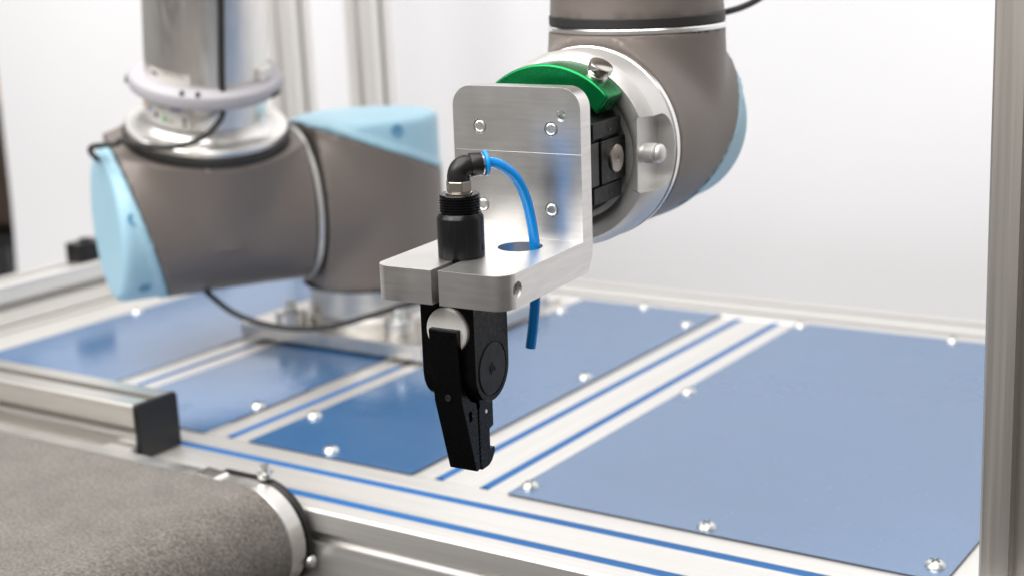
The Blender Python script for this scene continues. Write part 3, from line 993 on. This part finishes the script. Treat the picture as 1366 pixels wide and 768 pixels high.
# polished thumb knob on the clamp
ka = math.radians(59)
kdir = Vector((math.cos(ka), -0.16, math.sin(ka))).normalized()
kpos = (-42 + 56.0 * math.cos(ka), 48.5, 42 + 56.0 * math.sin(ka))
tpart("thumb_knob", lathe([(0, -1), (6.3, -1), (6.6, 0.2), (6.6, 2.2), (6.2, 2.8), (5.6, 3.1), (5.2, 3.8), (5.6, 4.6), (6.9, 4.9), (7.5, 5.6), (7.5, 8.6), (7.2, 9.2), (6.5, 9.5), (0, 9.7)],
                          kpos, kdir, 56), "polished", gc, root=tc, smooth=35)

# ================================================================== BRACKET
br = tthing("bracket", "thick L shaped machined aluminium bracket carrying the gripper", "bracket", -42.5, 0, -19.5)
W0, W1 = -85.0, 0.0
plate = prism(rounded_rect(W0, W1, -19.4, 89.2, [0, 0, 12.5, 12.5], 12), 'y', 0.0, 12.6)
shelf = prism(rounded_rect(W0, W1, -91.6, 12.5, [9, 11, 0, 0], 12), 'z', -19.5, 0.0)
lme = boolean(plate, [shelf], 'UNION')
cuts = [
    lathe([(0, -30), (13.1, -30), (13.1, 5), (0, 5)], (-29.2, -23, 0), (0, 0, 1), 64),                  # hose hole
    lathe([(0, -30), (12.9, -30), (12.9, 5), (0, 5)], (-49, -55.5, 0), (0, 0, 1), 64),                  # gripper bore
    box(-47.2, -42.6, -100, -60, -30, 5),                                                               # clamping slit
    lathe([(0, -48), (3.8, -48), (3.8, -1.2), (4.7, 0.3), (4.7, 5), (0, 5)], (0, -79.5, -9.3), (1, 0, 0), 32),     # clamp screw hole
    lathe([(0, -20), (2.3, -20), (2.3, -1.2), (3.4, 0.2), (3.4, 5), (0, 5)], (-12.3, 0, 73.1), (0, -1, 0), 32),   # small tapped hole
    prism([(12.7, -9), (5, -21), (20, -21), (20, -9)], 'x', -95, 10),                                    # chamfer at the bend
]
for w_, v_ in ((-66.7, 65.2), (-19.1, 65.2), (-20, 17.9), (-66.5, 18.2)):
    cuts.append(lathe([(0, -3.0), (4.3, -3.0), (4.3, 5), (0, 5)], (w_, 0, v_), (0, -1, 0), 32))
cuts.append(box(-100, 10, -0.5, 0.07, 51.0, 100))                                                        # milled step
lme = boolean(lme, cuts)
lb = tpart("l_plate", lme, "brushed_plate", br, smooth=30, bevel=0.0005, bseg=2)
for w_, v_ in ((-66.7, 65.2), (-19.1, 65.2), (-20, 17.9), (-66.5, 18.2)):
    zc = 0.14 if v_ > 51 else 0.0
    sc_ = tpart("screw", lathe([(0, 0.45), (2.5, 0.5), (2.9, 0.8), (3.4, 0.6), (3.9, -0.3), (3.9, -2.8), (0, -2.8)], (w_, zc, v_), (0, -1, 0), 32), "zinc", br, smooth=35)
# tapped thread inside the clamp screw hole
tb = bmesh.new()
for k in range(7):
    lathe([(3.85, -1.4 - k * 1.1), (3.2, -1.95 - k * 1.1), (3.85, -2.5 - k * 1.1)], (0, -79.5, -9.3), (1, 0, 0), 28, tb)
tpart("thread", to_mesh(tb), "satin_alu", br)

# ================================================================== GRIPPER
gr = tthing("gripper", "black pneumatic gripper with two serrated fingers clamped in the bracket", "gripper", -49, -56, -125)
ST = (-49, -55.5, 0)
ZV = (0, 0, 1)
tpart("stem", lathe([(0, -24), (12.7, -24), (12.7, -0.2), (13.3, 0.4), (13.3, 22.4), (13.1, 22.9), (12.2, 24.6), (11.7, 25.2), (0, 25.2)], ST, ZV, 72), "black_oxide", gr, smooth=35)
thr = [(0, 25.3), (10.6, 25.3)]
for k in range(6):
    h0 = 26.0 + k * 1.55
    thr += [(10.7, h0), (11.9, h0 + 0.42), (11.9, h0 + 0.78), (10.7, h0 + 1.2)]
thr += [(11.4, 35.3), (10.9, 35.9), (0, 35.9)]
tpart("threaded_collar", lathe(thr, ST, ZV, 72), "black_oxide", gr, smooth=35)
# body: box with rounded lower end
bd = [(-75, -20.2)]
bd += [(-75, -64)]
for i in range(1, 24):
    a_ = math.pi + math.pi * i / 24
    bd.append((-56 + 19 * math.cos(a_), -64 + 19 * math.sin(a_)))
bd += [(-37, -64), (-37, -20.2)]
bdm = prism(bd, 'x', -66.2, -31.4)
bcut = [lathe([(0, -2.2), (14.4, -2.2), (14.4, 6), (0, 6)], (-48.6, -75, -38.5), (0, -1, 0), 56),
        lathe([(0, -0.7), (15.9, -0.7), (15.9, 6), (0, 6)], (-31.4, -56, -64), (1, 0, 0), 64),
        box(-58.5, -38.8, -90, -20, -100, -74)]
bdm = boolean(bdm, bcut[:2])
body = tpart("body", bdm, "black_anodised", gr, smooth=30, bevel=0.0008, bseg=3)
tpart("white_disc", lathe([(0, 1.4), (12.4, 1.4), (13.2, 0.8), (13.4, 0), (13.4, -2.0), (0, -2.0)], (-48.6, -75, -38.5), (0, -1, 0), 56), "white_plastic", body, root=gr, smooth=35)
dk = tpart("side_disc", lathe([(0, 0.0), (1.1, 0.0), (1.3, 0.9), (3.4, 0.9), (3.7, 0.3), (14.6, 0.3), (15.2, -0.1), (15.2, -0.65), (0, -0.65)], (-31.4, -56, -64), (1, 0, 0), 64), "black_satin", body, root=gr, smooth=30)
tpart("disc_screw", lathe([(0, 0.6), (0.5, 0.6), (0.8, 1.3), (1.9, 1.3), (2.1, 0.95), (0, 0.95)], (-31.4, -56, -64), (1, 0, 0), 24), "black_anodised", dk, root=gr, smooth=35)
# front finger: lever plate then wedge with serrated inner face
f1 = [(-80.6, -37.6), (-79.9, -36.8), (-76.7, -36.8), (-76.0, -37.6), (-76.0, -64), (-73.5, -74.5), (-68, -81.5), (-62.3, -84.2)]
for k in range(13):
    v0 = -88.0 - k * 2.7
    f1 += [(-61.9 + 0.05 * k * 0.5, v0), (-61.0 + 0.02 * k, v0 - 1.0), (-61.0 + 0.02 * k, v0 - 1.7)]
f1 += [(-61.2, -124.6), (-64.0, -125.2), (-64.6, -124.6), (-77.4, -80)]
fm = boolean(prism(f1, 'x', -57.6, -39.4), [lathe([(0, -30), (1.9, -30), (1.9, 30), (0, 30)], (-48, -69.2, -88.8), (1, 0, 0), 20),
                                            lathe([(0, -30), (1.9, -30), (1.9, 30), (0, 30)], (-48, -68.9, -91.6), (1, 0, 0), 20)])
fing = tpart("finger", fm, "black_anodised", gr, smooth=30, bevel=0.0004)
fing["label"] = "front finger with lever plate"
tpart("finger_screw", lathe([(0, 0.5), (0.9, 0.5), (1.0, 0.9), (1.8, 0.9), (2.1, 0.3), (2.1, -1.0), (0, -1.0)], (-48.3, -77.6, -77.5), (0, -1, 0.06), 20), "hole_dark", fing, root=gr, smooth=35)
# rear finger: hooked outer edge
f2 = [(-58.4, -80), (-43.2, -78), (-43.4, -103.2), (-47.9, -104.4), (-47.9, -117.2), (-42.8, -116.8), (-42.6, -119.8), (-46.4, -124.4), (-49.5, -126.0), (-52.0, -126.3), (-58.0, -126.4)]
for k in range(13):
    v0 = -122.5 + k * 2.7
    f2 += [(-59.2, v0), (-59.2, v0 + 0.8), (-58.5, v0 + 1.8)]
fm2 = prism(f2, 'x', -57.4, -39.6)
fing2 = tpart("finger", fm2, "black_anodised", gr, bevel=0.0003)
fing2["label"] = "rear finger with hooked edge"
tpart("finger_pin", lathe([(0, 0.35), (1.0, 0.35), (1.3, 0.0), (1.3, -0.6), (0, -0.6)], (-39.5, -51.5, -92.5), (1, 0, 0), 20), "zinc", fing2, root=gr, smooth=35)

# ================================================================== AIR FITTING AND HOSE
ft = tthing("air_fitting", "black elbow push-in air fitting with nickel nut above the gripper", "air fitting", -49, -55.5, 36)
nut = prism([(-49 + 7.4 * math.cos(a), -55.5 + 7.4 * math.sin(a)) for a in (math.radians(60 * i + 14) for i in range(6))], 'z', 37.0, 43.2)
tpart("hex_nut", nut, "nickel", ft, bevel=0.0006)
tpart("nut_flange", lathe([(0, 36.0), (7.6, 36.0), (7.6, 36.6), (7.0, 36.95), (0, 36.95)], ST, ZV, 40), "nickel", ft, smooth=35)
ED = Vector((0.70, 0.71, 0.04)).normalized()
eb = bmesh.new()
c0 = Vector((-49, -55.5, 0))
epath = [c0 + Vector((0, 0, 43.3)), c0 + Vector((0, 0, 46.0))]
for i in range(1, 10):
    a_ = math.pi / 2 * i / 9
    epath.append(c0 + Vector((0, 0, 46.0)) + Vector((0, 0, 1)) * 5.0 * math.sin(a_) + ED * 5.0 * (1 - math.cos(a_)))
pe = epath[-1]
epath += [pe + ED * 2.0]
tube(epath, [6.5, 6.4] + [6.2] * 9 + [6.0], 32, eb)
tpart("elbow", to_mesh(eb), "black_plastic", ft, smooth=50)
tpart("socket", lathe([(0, 0), (6.6, 0), (6.8, 0.5), (6.8, 6.2), (6.5, 6.6), (0, 6.6)], tuple(pe + ED * 1.8), tuple(ED), 40), "black_plastic", ft, smooth=35)
tpart("socket_ring", lathe([(0, 0), (5.9, 0), (5.9, 0.9), (0, 0.9)], tuple(pe + ED * 8.5), tuple(ED), 40), "nickel", ft, smooth=35)
tpart("release_collar", lathe([(3.2, 0), (5.2, 0), (5.2, 0.5), (6.9, 0.7), (7.1, 1.1), (7.1, 2.2), (6.7, 2.7), (3.6, 2.7), (3.2, 2.4), (3.2, 0)], tuple(pe + ED * 9.4), tuple(ED), 40), "collar_blue", ft, smooth=35)
hs = pe + ED * 8.8
hp = [hs, hs + ED * 5.0, Vector((-31.6, -38.0, 49.6)), Vector((-26.6, -30.6, 42.0)), Vector((-23.9, -24.6, 30.0)), Vector((-22.6, -20.6, 15.0)), Vector((-22.0, -18.4, 0.0)),
      Vector((-22.2, -18.0, -15.0)), Vector((-22.8, -18.6, -32.0)), Vector((-24.2, -19.6, -48.0)), Vector((-25.9, -20.4, -61.0))]
P = catmull(hp, 12)
hbm = bmesh.new()
tube(P, 3.05, 24, hbm, caps=False)
rings_n = 24
vs_ = list(hbm.verts)
inner = bmesh.new()
tube(P, 2.0, 24, inner, caps=False)
tmp = bpy.data.meshes.new("tmp"); inner.to_mesh(tmp); inner.free(); hbm.from_mesh(tmp); bpy.data.meshes.remove(tmp)
hbm.verts.ensure_lookup_table()
n_ = len(P)
last_o = [hbm.verts[(n_ - 1) * 24 + i] for i in range(24)]
last_i = [hbm.verts[n_ * 24 + (n_ - 1) * 24 + i] for i in range(24)]
for i in range(24):
    j = (i + 1) % 24
    hbm.faces.new((last_o[i], last_o[j], last_i[j], last_i[i]))
hose_me = to_mesh(hbm)
hose = tthing("air_hose", "bright blue air hose curving from the fitting down through the bracket hole", "hose", -25.9, -20.4, -61)
tpart("hose_tube", hose_me, "hose_blue", hose, smooth=50)
for o in bpy.data.objects:
    if "_o" in o:
        del o["_o"]
